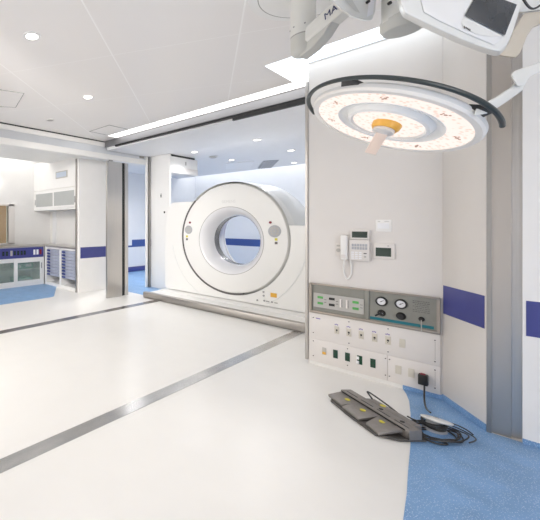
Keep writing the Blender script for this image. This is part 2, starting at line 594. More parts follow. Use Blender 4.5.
# pillar at the end of the alcove
struct(B(-5.27, -5.2, 4.06, 4.82, 0, 2.62).box(-6.9, -5.27, 4.54, 4.66, 0, 2.62), 'wall_left', 'wall', 'white wall end between the alcove and the scanner bay', 'wall')
struct(B(-5.2, -5.196, 4.09, 4.82, .638, .844), 'trim_7', 'navy', 'navy blue band on the white wall end by the steel door', 'wall band')
tag(B(-5.285, -5.255, 4.035, 4.06, .0, 2.5).build('corner_guard', 'steel_dark'), 'thin steel corner guard beside the drawer cabinet', 'corner guard')
t = thing('sliding_door', (-4.58, 4.36, 0), 'tall brushed steel sliding door edge with a black rubber seal', 'door')
B(-4.565, -4.53, 4.15, 4.51, 0, 2.375).build('face', 'steel', t)
B(-4.565, -4.54, 4.51, 4.58, 0, 2.375).build('seal', 'black', t)
B(-4.87, -4.566, 4.5, 4.58, 2.32, 2.36).box(-4.87, -4.84, 4.5, 4.58, 2.36, 2.474).build('hanger', 'steel_dark', t)
B(-4.565, -4.53, 4.58, 4.665, 0, 2.375).build('edge_strip', 'steel', t)

# alcove walls
wz0, wz1, wy0, wy1 = .87, 1.67, 2.2, 3.47
struct(B(-7.0, -6.9, -2.2, 4.54, 0, wz0).box(-7.0, -6.9, -2.2, 4.54, wz1, 2.95).box(-7.0, -6.9, wy1, 4.54, wz0, wz1).box(-7.0, -6.9, -2.2, wy0, wz0, wz1),
       'wall_left', 'wall', 'white back wall of the cabinet alcove', 'wall')
struct(B(-6.9, -5.27, 4.10, 4.54, 2.005, 2.62), 'wall_left', 'wall', 'white wall over the upper cabinet', 'wall')
w = thing('window_1', (-6.95, 2.8, wz0), 'small window with a pale frame and tan view at the left edge', 'window')
w['kind'] = 'structure'
B(-6.95, -6.885, wy1 - .0, wy1 + .14, wz0 - .02, wz1 + .03).box(-6.95, -6.885, wy0, wy1 + .14, wz1, wz1 + .03).box(-6.95, -6.885, wy0, wy1 + .14, wz0 - .03, wz0).build('frame', 'off', w)
B(-6.952, -6.945, wy0, wy1, wz0, wz1).build('pane', glass('window_glass', (.5, .5, .5), .12, .05), w)
struct(B(-7.9, -7.85, .8, 4.4, 0, 2.6), 'wall_beyond', 'wood', 'tan surface seen beyond the small window', 'wall')
tag(B(-6.85, -6.3, -1.9, 4.05, 2.82, 2.845).build('ceiling_light', 'alc_light'), 'hidden cove light washing the back wall of the cabinet alcove', 'ceiling light')

# steel rails let into the floor
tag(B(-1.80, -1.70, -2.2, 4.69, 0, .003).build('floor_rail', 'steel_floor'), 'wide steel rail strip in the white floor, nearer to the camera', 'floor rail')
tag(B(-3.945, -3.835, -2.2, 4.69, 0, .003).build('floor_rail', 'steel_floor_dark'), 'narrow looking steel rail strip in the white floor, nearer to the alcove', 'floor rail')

# ------------------------------------------------------------------ CT scanner
CX, CZ, CY = -2.965, 1.06, 5.30
ct = thing('ct_scanner', (CX, 5.6, 0), 'large white ring shaped CT scanner standing in the bay', 'scanner')
AX = Matrix.Translation((CX, CY, CZ)) @ Matrix(((1, 0, 0, 0), (0, 0, 1, 0), (0, -1, 0, 0), (0, 0, 0, 1)))   # lathe z runs into the bay


def sag(mb):
    for v in mb.v:
        r = math.hypot(v.x - CX, v.z - CZ)
        v.z -= .036 * max(0, min(1, (.78 - r) / (.78 - .535)))
    return mb


ring = sag(MB(AX).lathe([(.535, .006), (.53, 0), (.58, 0), (.63, 0), (.68, 0), (.73, 0), (.812, 0), (.847, .008), (.858, .024), (.862, .045), (.535, .045)], 96, closed=True)).build('front_ring', 'ct', ct)
MB(AX).lathe([(.84, .044), (.861, .044), (.876, .10), (.888, .20), (.895, .36), (.895, .84), (.875, .92), (.82, .965), (.62, .97), (.62, .95), (.62, .09)], 96).build('shell', 'ct_shell', ct)
sag(MB(AX).lathe([(.532, .001), (.515, .002), (.49, .02), (.455, .06), (.42, .13), (.400, .20), (.392, .235)], 96)).build('bore_liner', 'bore', ct)
sag(MB(AX).lathe([(.392, .235), (.396, .237), (.396, .375), (.390, .377)], 96)).build('scan_window_ring', 'scan_ring', ct)
sag(MB(AX).lathe([(.390, .377), (.40, .40), (.45, .50), (.52, .64), (.58, .82), (.61, .94), (.63, .972)], 96)).build('rear_bore_liner', 'bore', ct)
sag(MB(AX).lathe([(.526, -.001), (.526, .003), (.534, .003), (.534, -.001)], 96, closed=True)).build('bore_seam', 'seam', ct)
MB(AX).lathe([(.846, .022), (.886, .022), (.886, .034), (.846, .034)], 96, a0=math.radians(75), a1=math.radians(225), closed=True).build('painted_gap_shade', 'print', ct)  # solid dark arc painting the shade in the gap beside the front ring


def ring_poly(outline, c, r, y0, y1, n=160):
    mb = MB()
    bm = bmesh.new()
    oi, oo, bi, bo = [], [], [], []
    m = len(outline)
    for k in range(n):
        a = 2 * PI * k / n
        d = Vector((math.cos(a), math.sin(a)))
        best = None
        for i in range(m):
            p, q = Vector(outline[i]) - Vector(c), Vector(outline[(i + 1) % m]) - Vector(c)
            e = q - p
            den = d.x * e.y - d.y * e.x
            if abs(den) < 1e-9: continue
            tt = (p.x * e.y - p.y * e.x) / den
            s = (p.x * d.y - p.y * d.x) / den
            if tt > 0 and -1e-6 <= s <= 1 + 1e-6:
                best = tt if best is None else max(best, tt)
        R = max(best, r + .001)
        oi.append(bm.verts.new((c[0] + r * d.x, y0, c[1] + r * d.y)))
        oo.append(bm.verts.new((c[0] + R * d.x, y0, c[1] + R * d.y)))
        bi.append(bm.verts.new((c[0] + r * d.x, y1, c[1] + r * d.y)))
        bo.append(bm.verts.new((c[0] + R * d.x, y1, c[1] + R * d.y)))
    for k in range(n):
        j = (k + 1) % n
        bm.faces.new((oi[k], oi[j], oo[j], oo[k]))
        bm.faces.new((oo[k], oo[j], bo[j], bo[k]))
        bm.faces.new((bo[k], bo[j], bi[j], bi[k]))
        bm.faces.new((bi[k], bi[j], oi[j], oi[k]))
    bmesh.ops.recalc_face_normals(bm, faces=bm.faces[:])
    mb._take(bm)
    return mb


wing = [(-4.21, .10), (-4.22, .7), (-4.205, 1.25), (-4.16, 1.5), (-4.08, 1.655), (-4.05, 1.668), (-3.3, 1.668), (-2.95, 1.70), (-2.3, 1.62), (-2.13, 1.265), (-1.50, 1.265), (-1.50, .10)]
ring_poly(wing, (CX, CZ), .886, 5.312, 6.15).build('side_cover', 'ct', ct)
B(-4.21, -1.48, 5.12, 6.25, .0, .09, bev=.006).build('plinth', 'ct', ct)
for a0, a1 in ((188, 240), (300, 352)):
    pts = [(CX + 1.09 * math.cos(math.radians(a)), 5.312, CZ + 1.09 * math.sin(math.radians(a))) for a in range(a0, a1 + 1, 4)]
    pts = [p for p in pts if p[2] > .11 and p[0] > -4.2]
    MB().tube(pts, .007, 6, 2).build('cover_ridge', 'ct_shell', ct)
for (x, r) in ((-3.70, .072), (-2.285, .086)):
    k = MB().cyl((x, 5.301, 1.183), (x, 5.288, 1.183), r, n=32, bev=.003).build('control_panel', 'vent', ct)
    for (bx, bz) in [(-.5, 0), (.5, 0), (0, .5), (0, -.5), (.38, .38), (-.38, .38), (.38, -.38), (-.38, -.38), (0, 0)]:
        MB().cyl((x + bx * r * 1.1, 5.289, 1.183 + bz * r * 1.1), (x + bx * r * 1.1, 5.283, 1.183 + bz * r * 1.1), r * .17, n=12).build('button', 'plategrey', k)
for x in (-3.672, -2.342):
    MB().cyl((x, 5.301, 1.308), (x, 5.288, 1.308), .018, n=16).build('stop_button', 'red', ct)
for x in (-3.735, -2.265):
    B(x - .018, x + .018, 5.296, 5.301, 1.05, 1.085).build('warning_sticker', 'yellow', ct)
    B(x - .018, x + .018, 5.296, 5.301, 1.00, 1.035).build('notice_sticker', 'print', ct)
B(-2.345, -2.262, 5.306, 5.313, .243, .302).build('caution_label', 'amber', ct)
for (x, z) in ((-2.444, .297), (-2.441, .244), (-2.532, .163), (-2.433, .172), (-2.325, .171)):
    MB().cyl((x, 5.313, z), (x, 5.303, z), .013, n=12).build('indicator', 'grey', ct)
for (x, z) in ((-2.385, .17), (-2.272, .168)):
    B(x - .022, x + .022, 5.306, 5.313, z - .006, z + .006).build('indicator_mark', 'seam', ct)
MB().text('SIEMENS', .062, Matrix.Translation((-2.975, 5.2995, 1.635)) @ Matrix.Rotation(PI / 2, 4, 'X'), .0008).build('maker_mark', 'faint', ct)
tag(B(-4.21, -1.32, 4.695, 4.79, 0, .105, bev=.018, seg=2).build('floor_bumper', 'bumper_steel'), 'long brushed steel bumper bar on the floor in front of the scanner', 'bumper')
tag(B(-4.19, -1.33, 4.80, 5.10, 0, .085).build('dock_platform', 'white'), 'low white platform between the steel bumper and the scanner', 'platform')

# ------------------------------------------------------------------ bay ceiling fittings
first = None
for i, (x, y, s) in enumerate(((-3.957, 5.852, 'nearest the white column'), (-2.769, 5.794, 'above the top of the scanner'), (-2.795, 7.144, 'close to the steel corner guard'),
                               (-3.976, 7.212, 'left of the pale panel'), (-3.324, 8.653, 'farthest back, right of the grey vent'))):
    lab = 'small round downlight in the scanner bay ceiling, ' + s
    if first is None:
        first = thing('downlight', (x, y, 2.64), lab, 'downlight', 'downlights of the scanner bay')
        MB(Matrix.Translation((x, y, 2.64))).lathe([(.052, -.006), (.075, -.006), (.078, 0), (.052, 0)], 28, closed=True).build('trim_ring', 'white', first)
        MB(Matrix.Translation((x, y, 2.64))).lathe([(0, -.003), (.053, -.003), (.053, -.0005), (0, -.0005)], 28).build('lamp', 'down', first)
        base = Vector((x, y, 2.64))
    else:
        dup(first, Vector((x, y, 2.64)) - base, lab)
tag(MB(Matrix.Translation((-4.0, 6.557, 2.64))).lathe([(0, -.03), (.05, -.03), (.08, -.012), (.085, 0), (0, 0)], 28).build('smoke_detector', 'plategrey'), 'pale round smoke detector on the scanner bay ceiling', 'smoke detector')
vt = thing('air_vent', (-3.85, 8.4, 2.62), 'grey slatted air vent in the scanner bay ceiling', 'vent')
vq = [(-4.33, 8.85), (-3.64, 7.83), (-3.37, 7.95), (-4.08, 9.0)]
vq = [(-4.2, 8.82), (-3.62, 7.86), (-3.37, 8.01), (-3.95, 8.97)]
MB().extr([(x, y, 2.628) for x, y in vq], (0, 0, .012)).build('grille', 'vent', vt)
for k in range(5):
    a = (k + .5) / 5
    p = Vector((*vq[0], 2.626)).lerp(Vector((*vq[3], 2.626)), a)
    q = Vector((*vq[1], 2.626)).lerp(Vector((*vq[2], 2.626)), a)
    MB().tube([p, q], .006, 6, 1).build('slat', 'seam', vt)
tag(MB().extr([(x, y, 2.625) for x, y in ((-4.72, 8.30), (-4.25, 7.45), (-3.75, 7.72), (-4.3, 8.65))], (0, 0, .015)).build('ceiling_panel', 'gauge'), 'pale square access panel in the scanner bay ceiling beside the vent', 'access panel')

# ------------------------------------------------------------------ main ceiling fittings
first = None
for (x, y, s) in ((-2.474, 1.452, 'in the main ceiling, nearer the top left corner'), (-3.267, 2.685, 'in the main ceiling, nearer the scanner opening')):
    lab = 'round lit downlight ' + s
    if first is None:
        first = thing('downlight', (x, y, 2.8), lab, 'downlight', 'downlights of the main ceiling')
        T = Matrix.Translation((x, y, 2.8))
        MB(T).lathe([(.05, -.006), (.068, -.006), (.072, 0), (.05, 0)], 28, closed=True).build('trim_ring', 'white', first)
        MB(T).lathe([(0, -.004), (.051, -.004), (.051, -.0005), (0, -.0005)], 28).build('lamp', 'down', first)
        base = Vector((x, y, 2.8))
    else:
        dup(first, Vector((x, y, 2.8)) - base, lab)
t = thing('ceiling_sprinkler', (-4.332, 2.845, 2.79), 'small dark round ceiling sprinkler cover left of the downlights', 'sprinkler')
T = Matrix.Translation((-4.332, 2.845, 2.8))
MB(T).lathe([(.045, -.005), (.062, -.005), (.064, 0), (.045, 0)], 24, closed=True).build('ring', 'off', t)
MB(T).lathe([(0, -.004), (.046, -.004), (.046, -.0005), (0, -.0005)], 24).build('plate', 'steel_dark', t)


def hatch(pts, label):
    t = thing('ceiling_hatch', (*pts[0], 2.8), label, 'access hatch')
    P = [Vector((x, y, 2.797)) for x, y in pts]
    MB().extr(P, (0, 0, .003)).build('panel', mat('hatch_paint', (.86, .825, .80), .35, var=.01), t)
    mb = MB()
    for i in range(4):
        mb.tube([P[i], P[(i + 1) % 4]], .005, 6, 1)
    mb.build('edge', 'seam', t)


hatch([(-4.47, 3.705), (-4.0, 3.705), (-4.0, 4.12), (-4.47, 4.12)], 'square ceiling access hatch beside the long light slot')
a_, b_ = Vector((-.535, .845)), Vector((.845, .535))
o_ = Vector((-3.65, 2.0))
h_ = [o_, o_ - b_ * .08 + a_ * .55 - b_ * .0, o_ + a_ * .55 - b_ * .52, o_ - b_ * .5]
hatch([(-3.614, 2.015), (-4.116, 2.173), (-4.30, 1.85), (-3.72, 1.60)], 'ceiling access hatch at the left edge of the picture')

# ------------------------------------------------------------------ cabinets in the alcove
# base cabinets with glass sliding doors
bc = thing('base_cabinet', (-6.6, 3.0, 0), 'white base cabinet with sliding glass doors and a navy socket panel', 'cabinet')
x0 = -6.42
B(-6.88, x0, .4, 4.06, .0, .055).box(-6.88, x0, .4, 4.06, .555, .80).box(-6.88, -6.86, .4, 4.06, .055, .555).box(-6.86, x0, 4.0, 4.06, .055, .555).box(-6.86, x0, 1.45, 1.50, .055, .555).build('body', 'white', bc)
B(-6.86, -6.46, 1.5, 4.0, .33, .345).build('shelf', 'white', bc)
B(x0, x0 + .008, .4, 4.045, .585, .795).build('socket_panel', 'navy', bc)
for y in (2.86, 2.94, 3.113, 3.19, 3.363, 3.44, 3.52, 3.591):
    s = B(x0 + .008, x0 + .013, y - .023, y + .023, .65, .735).build('socket', 'black', bc)
    B(x0 + .013, x0 + .015, y - .012, y + .012, .675, .71).build('slot', 'green', s)
for y, m in ((3.289, 'plategrey'), (3.819, 'gauge'), (3.894, 'gauge'), (3.968, 'red')):
    B(x0 + .008, x0 + .016, y - .023, y + .023, .64, .745).build('switch', m, bc)


def sliding(root, y0, y1, z0, z1, x, pane, handle_y, fr=.035):
    d = B(x, x + .02, y0, y0 + fr, z0, z1).box(x, x + .02, y1 - fr, y1, z0, z1).box(x, x + .02, y0 + fr, y1 - fr, z0, z0 + fr).box(x, x + .02, y0 + fr, y1 - fr, z1 - fr, z1).build('sliding_door', 'white', root)
    B(x + .007, x + .012, y0 + fr, y1 - fr, z0 + fr, z1 - fr).build('pane', pane, d)
    B(x + .02, x + .024, handle_y - .012, handle_y + .012, (z0 + z1) / 2 + .04, (z0 + z1) / 2 + .16).build('handle', 'grey', d)


sliding(bc, 2.5, 3.42, .05, .56, -6.457, 'pane', 2.56, .06)
sliding(bc, 3.36, 4.03, .05, .56, -6.43, 'pane', 3.995, .07)
tag(B(-6.89, -6.40, .4, 4.075, .80, .825, bev=.004).box(-6.89, -5.29, 4.075, 4.53, .80, .825).build('countertop', 'steel'), 'thin grey steel countertop over both base cabinets', 'countertop')
for (y0, y1, z, zh, s) in ((3.46, 3.60, .345, .12, 'flat pale green supply pack on the cabinet shelf, left one'), (3.62, 3.85, .345, .14, 'pale green supply pack on the cabinet shelf, right one'),
                           (3.46, 3.83, .055, .11, 'wide pale green supply pack on the cabinet floor behind the glass')):
    t = thing('supply_pack', (-6.6, (y0 + y1) / 2, z), s, 'supply pack', 'green packs in the glass cabinet')
    B(-6.80, -6.50, y0, y1, z, z + zh, bev=.015).build('pack', 'supply', t)
    B(-6.505, -6.497, y0 + .04, y1 - .05, z + zh * .3, z + zh * .7).build('paper_label', 'gauge', t)

# drawer cabinet with trays
dc = thing('tray_cabinet', (-5.85, 4.3, 0), 'white cabinet with two open columns of tinted trays in the corner', 'cabinet')
B(-6.42, -6.36, 4.08, 4.52, 0, .80).box(-5.87, -5.82, 4.08, 4.52, .06, .80).box(-5.33, -5.29, 4.08, 4.52, 0, .80).box(-6.36, -5.33, 4.08, 4.52, 0, .06).box(-6.36, -5.33, 4.08, 4.52, .765, .80).box(-6.36, -5.33, 4.50, 4.52, .06, .765).build('body', 'white', dc)
tabs = 0
for (c0, c1, nm) in ((-6.355, -5.875, 'left'), (-5.815, -5.335, 'right')):
    for k in range(9):
        z = .70 - k * .062
        row = ('top', 'second', 'third', 'fourth', 'fifth', 'sixth', 'seventh', 'eighth', 'bottom')[k]
        t = thing('tray', ((c0 + c1) / 2, 4.3, z), 'tinted sliding tray, %s of the %s column in the corner cabinet' % (row, nm), 'tray', 'trays in the corner cabinet')
        B(c0 + .01, c1 - .01, 4.10, 4.48, z, z + .054, bev=.006).build('body', 'tray', t)
        B(c0 + .02, c0 + .12, 4.085, 4.10, z + .006, z + .04).build('label_tab', 'tab', t)
        B(c0 + .19, c1 - .03, 4.094, 4.10, z + .03, z + .04).build('grip_lip', 'tray', t)

# upper cabinet
uc = thing('upper_cabinet', (-6.0, 4.3, 1.57), 'white wall cabinet with two frosted sliding doors over the corner niche', 'cabinet')
B(-6.89, -5.29, 4.10, 4.53, 1.57, 1.62).box(-6.89, -5.29, 4.10, 4.53, 1.96, 2.0).box(-6.89, -6.85, 4.10, 4.53, 1.62, 1.96).box(-5.33, -5.29, 4.10, 4.53, 1.62, 1.96).box(-6.85, -5.33, 4.50, 4.53, 1.62, 1.96).build('body', 'white', uc)


def sliding_y(root, x0, x1, z0, z1, y, hx):
    fr = .04
    d = B(x0, x0 + fr, y, y + .02, z0, z1).box(x1 - fr, x1, y, y + .02, z0, z1).box(x0 + fr, x1 - fr, y, y + .02, z0, z0 + fr).box(x0 + fr, x1 - fr, y, y + .02, z1 - fr, z1).build('sliding_door', 'white', root)
    B(x0 + fr, x1 - fr, y + .006, y + .012, z0 + fr, z1 - fr).build('pane', 'frost', d)
    B(hx - .012, hx + .012, y - .005, y, (z0 + z1) / 2 - .1, (z0 + z1) / 2 + .02).build('handle', 'grey', d)


sliding_y(uc, -6.85, -6.05, 1.61, 1.97, 4.095, -6.83)
sliding_y(uc, -6.11, -5.33, 1.61, 1.97, 4.075, -5.35)
t = thing('wall_sign', (-5.75, 4.1, 2.2), 'small blue grey plate on the wall over the upper cabinet', 'sign')
B(-6.02, -5.62, 4.088, 4.10, 2.20, 2.34).build('frame', 'plategrey', t)
B(-5.99, -5.65, 4.084, 4.088, 2.22, 2.32).build('face', 'sign', t)
tag(MB().cyl((-5.62, 4.54, 1.36), (-5.62, 4.52, 1.36), .03, n=16).cyl((-5.62, 4.52, 1.36), (-5.62, 4.49, 1.36), .012, n=12).build('coat_hook', 'plategrey'), 'small pale hook in the niche under the upper cabinet', 'hook')

# ------------------------------------------------------------------ service wall: gas panel, outlet panels
WY = 3.73
gp = thing('gas_panel', (-.87, WY, .477), 'steel framed medical gas panel with two gauges on the service wall', 'gas panel')
X0, X1, Z0, Z1 = -1.299, -.447, .478, .75
F = .022
B(X0, X1, WY - .022, WY, Z0, Z0 + F, bev=.004).box(X0, X1, WY - .022, WY, Z1 - .014, Z1, bev=.004).box(X0, X0 + F, WY - .022, WY, Z0 + F, Z1 - .014).box(X1 - .018, X1, WY - .022, WY, Z0 + F, Z1 - .014).build('frame', 'frame_steel', gp)
B(X0 + F, -.889, WY - .007, WY, Z0 + F, Z1 - .014).build('left_backplate', 'panelgrey', gp)
B(-.889, -.859, WY - .02, WY, Z0 + F, Z1 - .014, bev=.003).build('divider', 'panelgrey', gp)
B(-.859, X1 - .018, WY - .009, WY, Z0 + F, Z1 - .014).build('right_backplate', 'panelgrey', gp)
ip = B(-1.264, -.896, WY - .014, WY - .007, .535, .662).build('indicator_plate', 'plategrey', gp)
for x, m in ((-1.21, 'greenlamp'), (-1.122, 'black'), (-.951, 'greenlamp')):
    for z in (.627, .574):
        B(x - .021, x + .021, WY - .018, WY - .014, z - .010, z + .010).build('indicator_lamp', m, ip)
    for z in (.612, .588):
        B(x + .03, x + .047, WY - .0155, WY - .014, z - .002, z + .002).build('printed_mark', 'print', ip)
for x in (-1.056, -1.012):
    B(x - .008, x + .008, WY - .0175, WY - .014, .564, .636, bev=.001).build('slot_meter', 'off', ip)
    B(x + .006, x + .009, WY - .018, WY - .014, .566, .634).build('slot_shadow_line', 'print', ip)
for x, rot in ((-.782, .6), (-.664, .6)):
    g = MB(Matrix.Translation((x, WY - .009, .665)) @ Matrix.Rotation(PI / 2, 4, 'X')).lathe([(.027, .004), (.028, .016), (.036, .016), (.038, .010), (.038, 0), (.027, 0)], 40, closed=True).build('gauge', 'black', gp)
    MB().cyl((x, WY - .009, .665), (x, WY - .017, .665), .0275, n=32).build('dial', 'gauge', g)
    dv = Vector((math.cos(rot), 0, math.sin(rot)))
    MB().tube([Vector((x, WY - .0185, .665)) - dv * .010, Vector((x, WY - .0185, .665)) + dv * .017], .002, 6, 1).build('needle', 'print', g)
    MB().cyl((x, WY - .017, .665), (x, WY - .0205, .665), .004, n=12).build('needle_hub', 'print', g)
kn = MB().cyl((-.782, WY - .009, .571), (-.782, WY - .03, .571), .026, .022, n=28, bev=.003).build('valve_knob', 'black', gp)
MB().tube([(-.776, WY - .034, .576), (-.816, WY - .036, .545)], .007, 8, 1).build('lever', 'black', kn)
B(-.79, -.772, WY - .032, WY - .03, .568, .576).build('position_mark', 'gauge', kn)
MB().cyl((-.664, WY - .009, .570), (-.664, WY - .036, .570), .030, .024, n=28, bev=.004).build('valve_knob', 'black', gp)
kn = MB().cyl((-.547, WY - .009, .571), (-.547, WY - .03, .571), .018, .015, n=24, bev=.003).build('valve_knob', 'black', gp)
MB().tube([(-.546, WY - .03, .568), (-.545, WY - .031, .48)], .003, 8, 1).build('chain', 'plategrey', kn)
B(-.856, X1 - .034, WY - .0105, WY - .009, .508, .53).build('stripe', 'teal', gp)
mb = MB()
for r in range(7):
    z = .706 - r * .0135
    x = -.597 + (.012 if r in (2, 4) else 0)
    while x < -.506:
        wd = random.uniform(.006, .018)
        mb.box(x, min(x + wd, -.503), WY - .0098, WY - .009, z - (.006 if r < 2 else .0045), z)
        x += wd + .004
mb.build('printed_notice', 'print', gp)


def screws(root, pts):
    for (x, z) in pts:
        MB().cyl((x, WY - .012, z), (x, WY - .0145, z), .0045, n=10).build('screw', 'print', root)


up = thing('outlet_panel', (-.87, WY, .243), 'white wall panel with a row of five sockets under the gas panel', 'outlet panel')
B(-1.299, -.447, WY - .012, WY, .2395, .476, bev=.001).build('plate', 'off', up)
screws(up, [(-1.266, .433), (-1.266, .295), (-.998, .452), (-.998, .268), (-.741, .452), (-.741, .268), (-.475, .43), (-.475, .272)])
for i, x in enumerate((-1.085, -.998, -.913, -.825, -.741)):
    s = B(x - .017, x + .017, WY - .016, WY - .012, .327, .392, bev=.0015).build('socket', 'cream', up)
    B(x - .006, x + .006, WY - .0175, WY - .016, .352, .367).build('slot', 'dark', s)
    MB().cyl((x - .002, WY - .016, .344), (x - .002, WY - .0172, .344), .0035, n=8).build('earth_hole', 'print', s)
    mb = MB()
    for k in range(3):
        mb.box(x - .016 + k * .009, x - .009 + k * .009, WY - .0128, WY - .012, .402 + (k % 2) * .003, .411 + (k % 2) * .003)
    mb.build('violet_mark', 'violet', up)
B(-.673, -.638, WY - .016, WY - .012, .326, .393, bev=.0015).build('blank_socket', 'cream', up)
mb = MB()
for k in range(4):
    mb.box(-1.245 + k * .009, -1.238 + k * .009, WY - .0128, WY - .012, .426, .436)
mb.build('violet_mark', 'violet', up)
B(-.4755, -.4735, WY - .0125, WY - .012, .285, .42).build('joint_line', 'seam', up)

lo = thing('outlet_panel', (-.87, WY, .035), 'white wall panel with four green sockets and a plugged adapter, lowest on the wall', 'outlet panel')
B(-1.299, -.7455, WY - .012, WY, .035, .2385, bev=.001).build('left_plate', 'off', lo)
B(-.7435, -.447, WY - .012, WY, .035, .2385, bev=.001).build('right_plate', 'off', lo)
screws(lo, [(-1.266, .218), (-1.266, .083), (-1.008, .218), (-1.008, .075), (-.757, .21), (-.757, .076), (-.732, .21), (-.732, .076), (-.475, .21), (-.475, .076)])
sw = B(-1.195, -1.165, WY - .017, WY - .012, .117, .18, bev=.0015).build('switch', 'plategrey', lo)
B(-1.193, -1.167, WY - .019, WY - .017, .12, .142).build('amber_lamp', 'amber', sw)
for x in (-1.095, -1.008, -.836):
    s = B(x - .017, x + .017, WY - .016, WY - .012, .111, .183, bev=.0015).build('socket', 'green', lo)
    for z in (.130, .164):
        B(x - .007, x - .003, WY - .0168, WY - .016, z - .007, z + .007).box(x + .003, x + .007, WY - .0168, WY - .016, z - .007, z + .007).build('slot', 'dark', s)
s = B(-.941, -.906, WY - .016, WY - .012, .11, .183, bev=.0015).build('socket', 'green', lo)
B(-.943, -.926, WY - .03, WY - .016, .116, .138, bev=.002).build('white_cap', 'gauge', s)
B(-.943, -.926, WY - .03, WY - .016, .152, .174, bev=.002).build('white_cap', 'gauge', s)
for x in (-.679, -.604):
    B(x - .0175, x + .0175, WY - .016, WY - .012, .112, .178, bev=.0015).build('blank_socket', 'cream', lo)
B(-.4755, -.4735, WY - .0125, WY - .012, .09, .20).build('joint_line', 'seam', lo)
pl = thing('power_plug', (-.534, WY - .03, .08), 'black power plug with a red top in the lowest wall panel', 'plug')
B(-.562, -.508, WY - .055, WY - .013, .085, .163, bev=.006).build('body', 'black', pl)
B(-.551, -.522, WY - .048, WY - .02, .160, .169, bev=.004).build('red_cap', 'red', pl)
MB().tube([(-.528, WY - .035, .09), (-.524, WY - .07, .05), (-.505, WY - .20, .03), (-.47, WY - .38, .045), (-.43, WY - .53, .082)], .0055, 10, 8).build('cord', 'dark', pl)

# telephone
ph = thing('wall_phone', (-.94, WY, .97), 'white corded wall telephone with a dark display on the service wall', 'telephone')
B(-.990, -.853, WY - .035, WY, .982, 1.16, bev=.006).build('base', 'off', ph)
B(-1.05, -.985, WY - .022, WY, .99, 1.175, bev=.005).build('cradle', 'off', ph)
ds = MB().prism([Vector((x, y, z)) for x, y, z in ((-.984, WY - .035, 1.163), (-.855, WY - .035, 1.163), (-.855, WY - .028, 1.244), (-.984, WY - .028, 1.244))],
                [Vector((x, WY, z)) for x, z in ((-.984, 1.163), (-.855, 1.163), (-.855, 1.244), (-.984, 1.244))], bev=.003).build('display_unit', 'off', ph)
B(-.971, -.868, WY - .0365, WY - .030, 1.177, 1.228).build('display', 'lcd', ds)
for r in range(2):
    for c in range(6):
        B(-.972 + c * .018, -.958 + c * .018, WY - .038, WY - .035, 1.078 + r * .026, 1.099 + r * .026, bev=.001).build('line_key', 'vent', ph)
for r in range(4):
    for c in range(3):
        B(-.976 + c * .026, -.957 + c * .026, WY - .0375, WY - .035, .998 + r * .0165, 1.008 + r * .0165, bev=.001).build('dial_key', 'gauge', ph)
B(-.892, -.872, WY - .038, WY - .035, 1.043, 1.051).build('mark', 'print', ph)
MB().cyl((-.882, WY - .035, 1.02), (-.882, WY - .04, 1.02), .008, n=16).build('round_key', 'plategrey', ph)
MB().tube([(-1.022, WY - .04, .985), (-1.032, WY - .03, .94), (-1.034, WY - .012, .88), (-1.022, WY - .010, .83), (-1.005, WY - .010, .82), (-.985, WY - .010, .86), (-.98, WY - .015, .92), (-.985, WY - .02, .97), (-.985, WY - .02, .985)], .0065, 8, 8).build('coiled_cord', 'white', ph)
hs = MB().prism([Vector((x, WY - .058, z)) for x, z in ((-1.048, .985), (-1.0, .985), (-1.0, 1.195), (-1.048, 1.195))],
                [Vector((x, WY - .022, z)) for x, z in ((-1.048, .985), (-1.0, .985), (-1.0, 1.195), (-1.048, 1.195))], bev=.009, seg=3).build('handset', 'white', ph)
B(-1.042, -1.006, WY - .062, WY - .056, 1.0, 1.03, bev=.002).build('mouthpiece', 'off', hs)

t = thing('wall_socket', (-1.075, WY, 1.01), 'pale round-knobbed plate left of the telephone handset', 'wall plate')
B(-1.097, -1.056, WY - .008, WY, 1.014, 1.124, bev=.002).build('plate', 'off', t)
MB().cyl((-1.074, WY - .008, 1.062), (-1.074, WY - .014, 1.062), .016, n=20).build('knob', 'plategrey', t)
B(-1.088, -1.064, WY - .0095, WY - .008, 1.094, 1.108).build('slot', 'plategrey', t)
t = thing('wall_switch', (-.77, WY, 1.23), 'white double switch plate above the dark wall screen', 'switch')
B(-.821, -.722, WY - .008, WY, 1.231, 1.327, bev=.002).build('plate', 'white', t)
B(-.808, -.735, WY - .012, WY - .008, 1.255, 1.30, bev=.001).build('rocker', 'gauge', t)
B(-.806, -.79, WY - .009, WY - .008, 1.309, 1.313).box(-.765, -.735, WY - .009, WY - .008, 1.311, 1.314).build('mark', 'seam', t)
t = thing('wall_screen', (-.77, WY, 1.01), 'white framed control unit with a dark screen right of the telephone', 'control unit')
B(-.833, -.70, WY - .014, WY, 1.012, 1.135, bev=.004).build('frame', 'off', t)
B(-.818, -.722, WY - .0155, WY - .014, 1.03, 1.10).build('screen', 'lcd', t)
B(-.745, -.735, WY - .0155, WY - .014, 1.113, 1.119).build('sensor', 'grey', t)

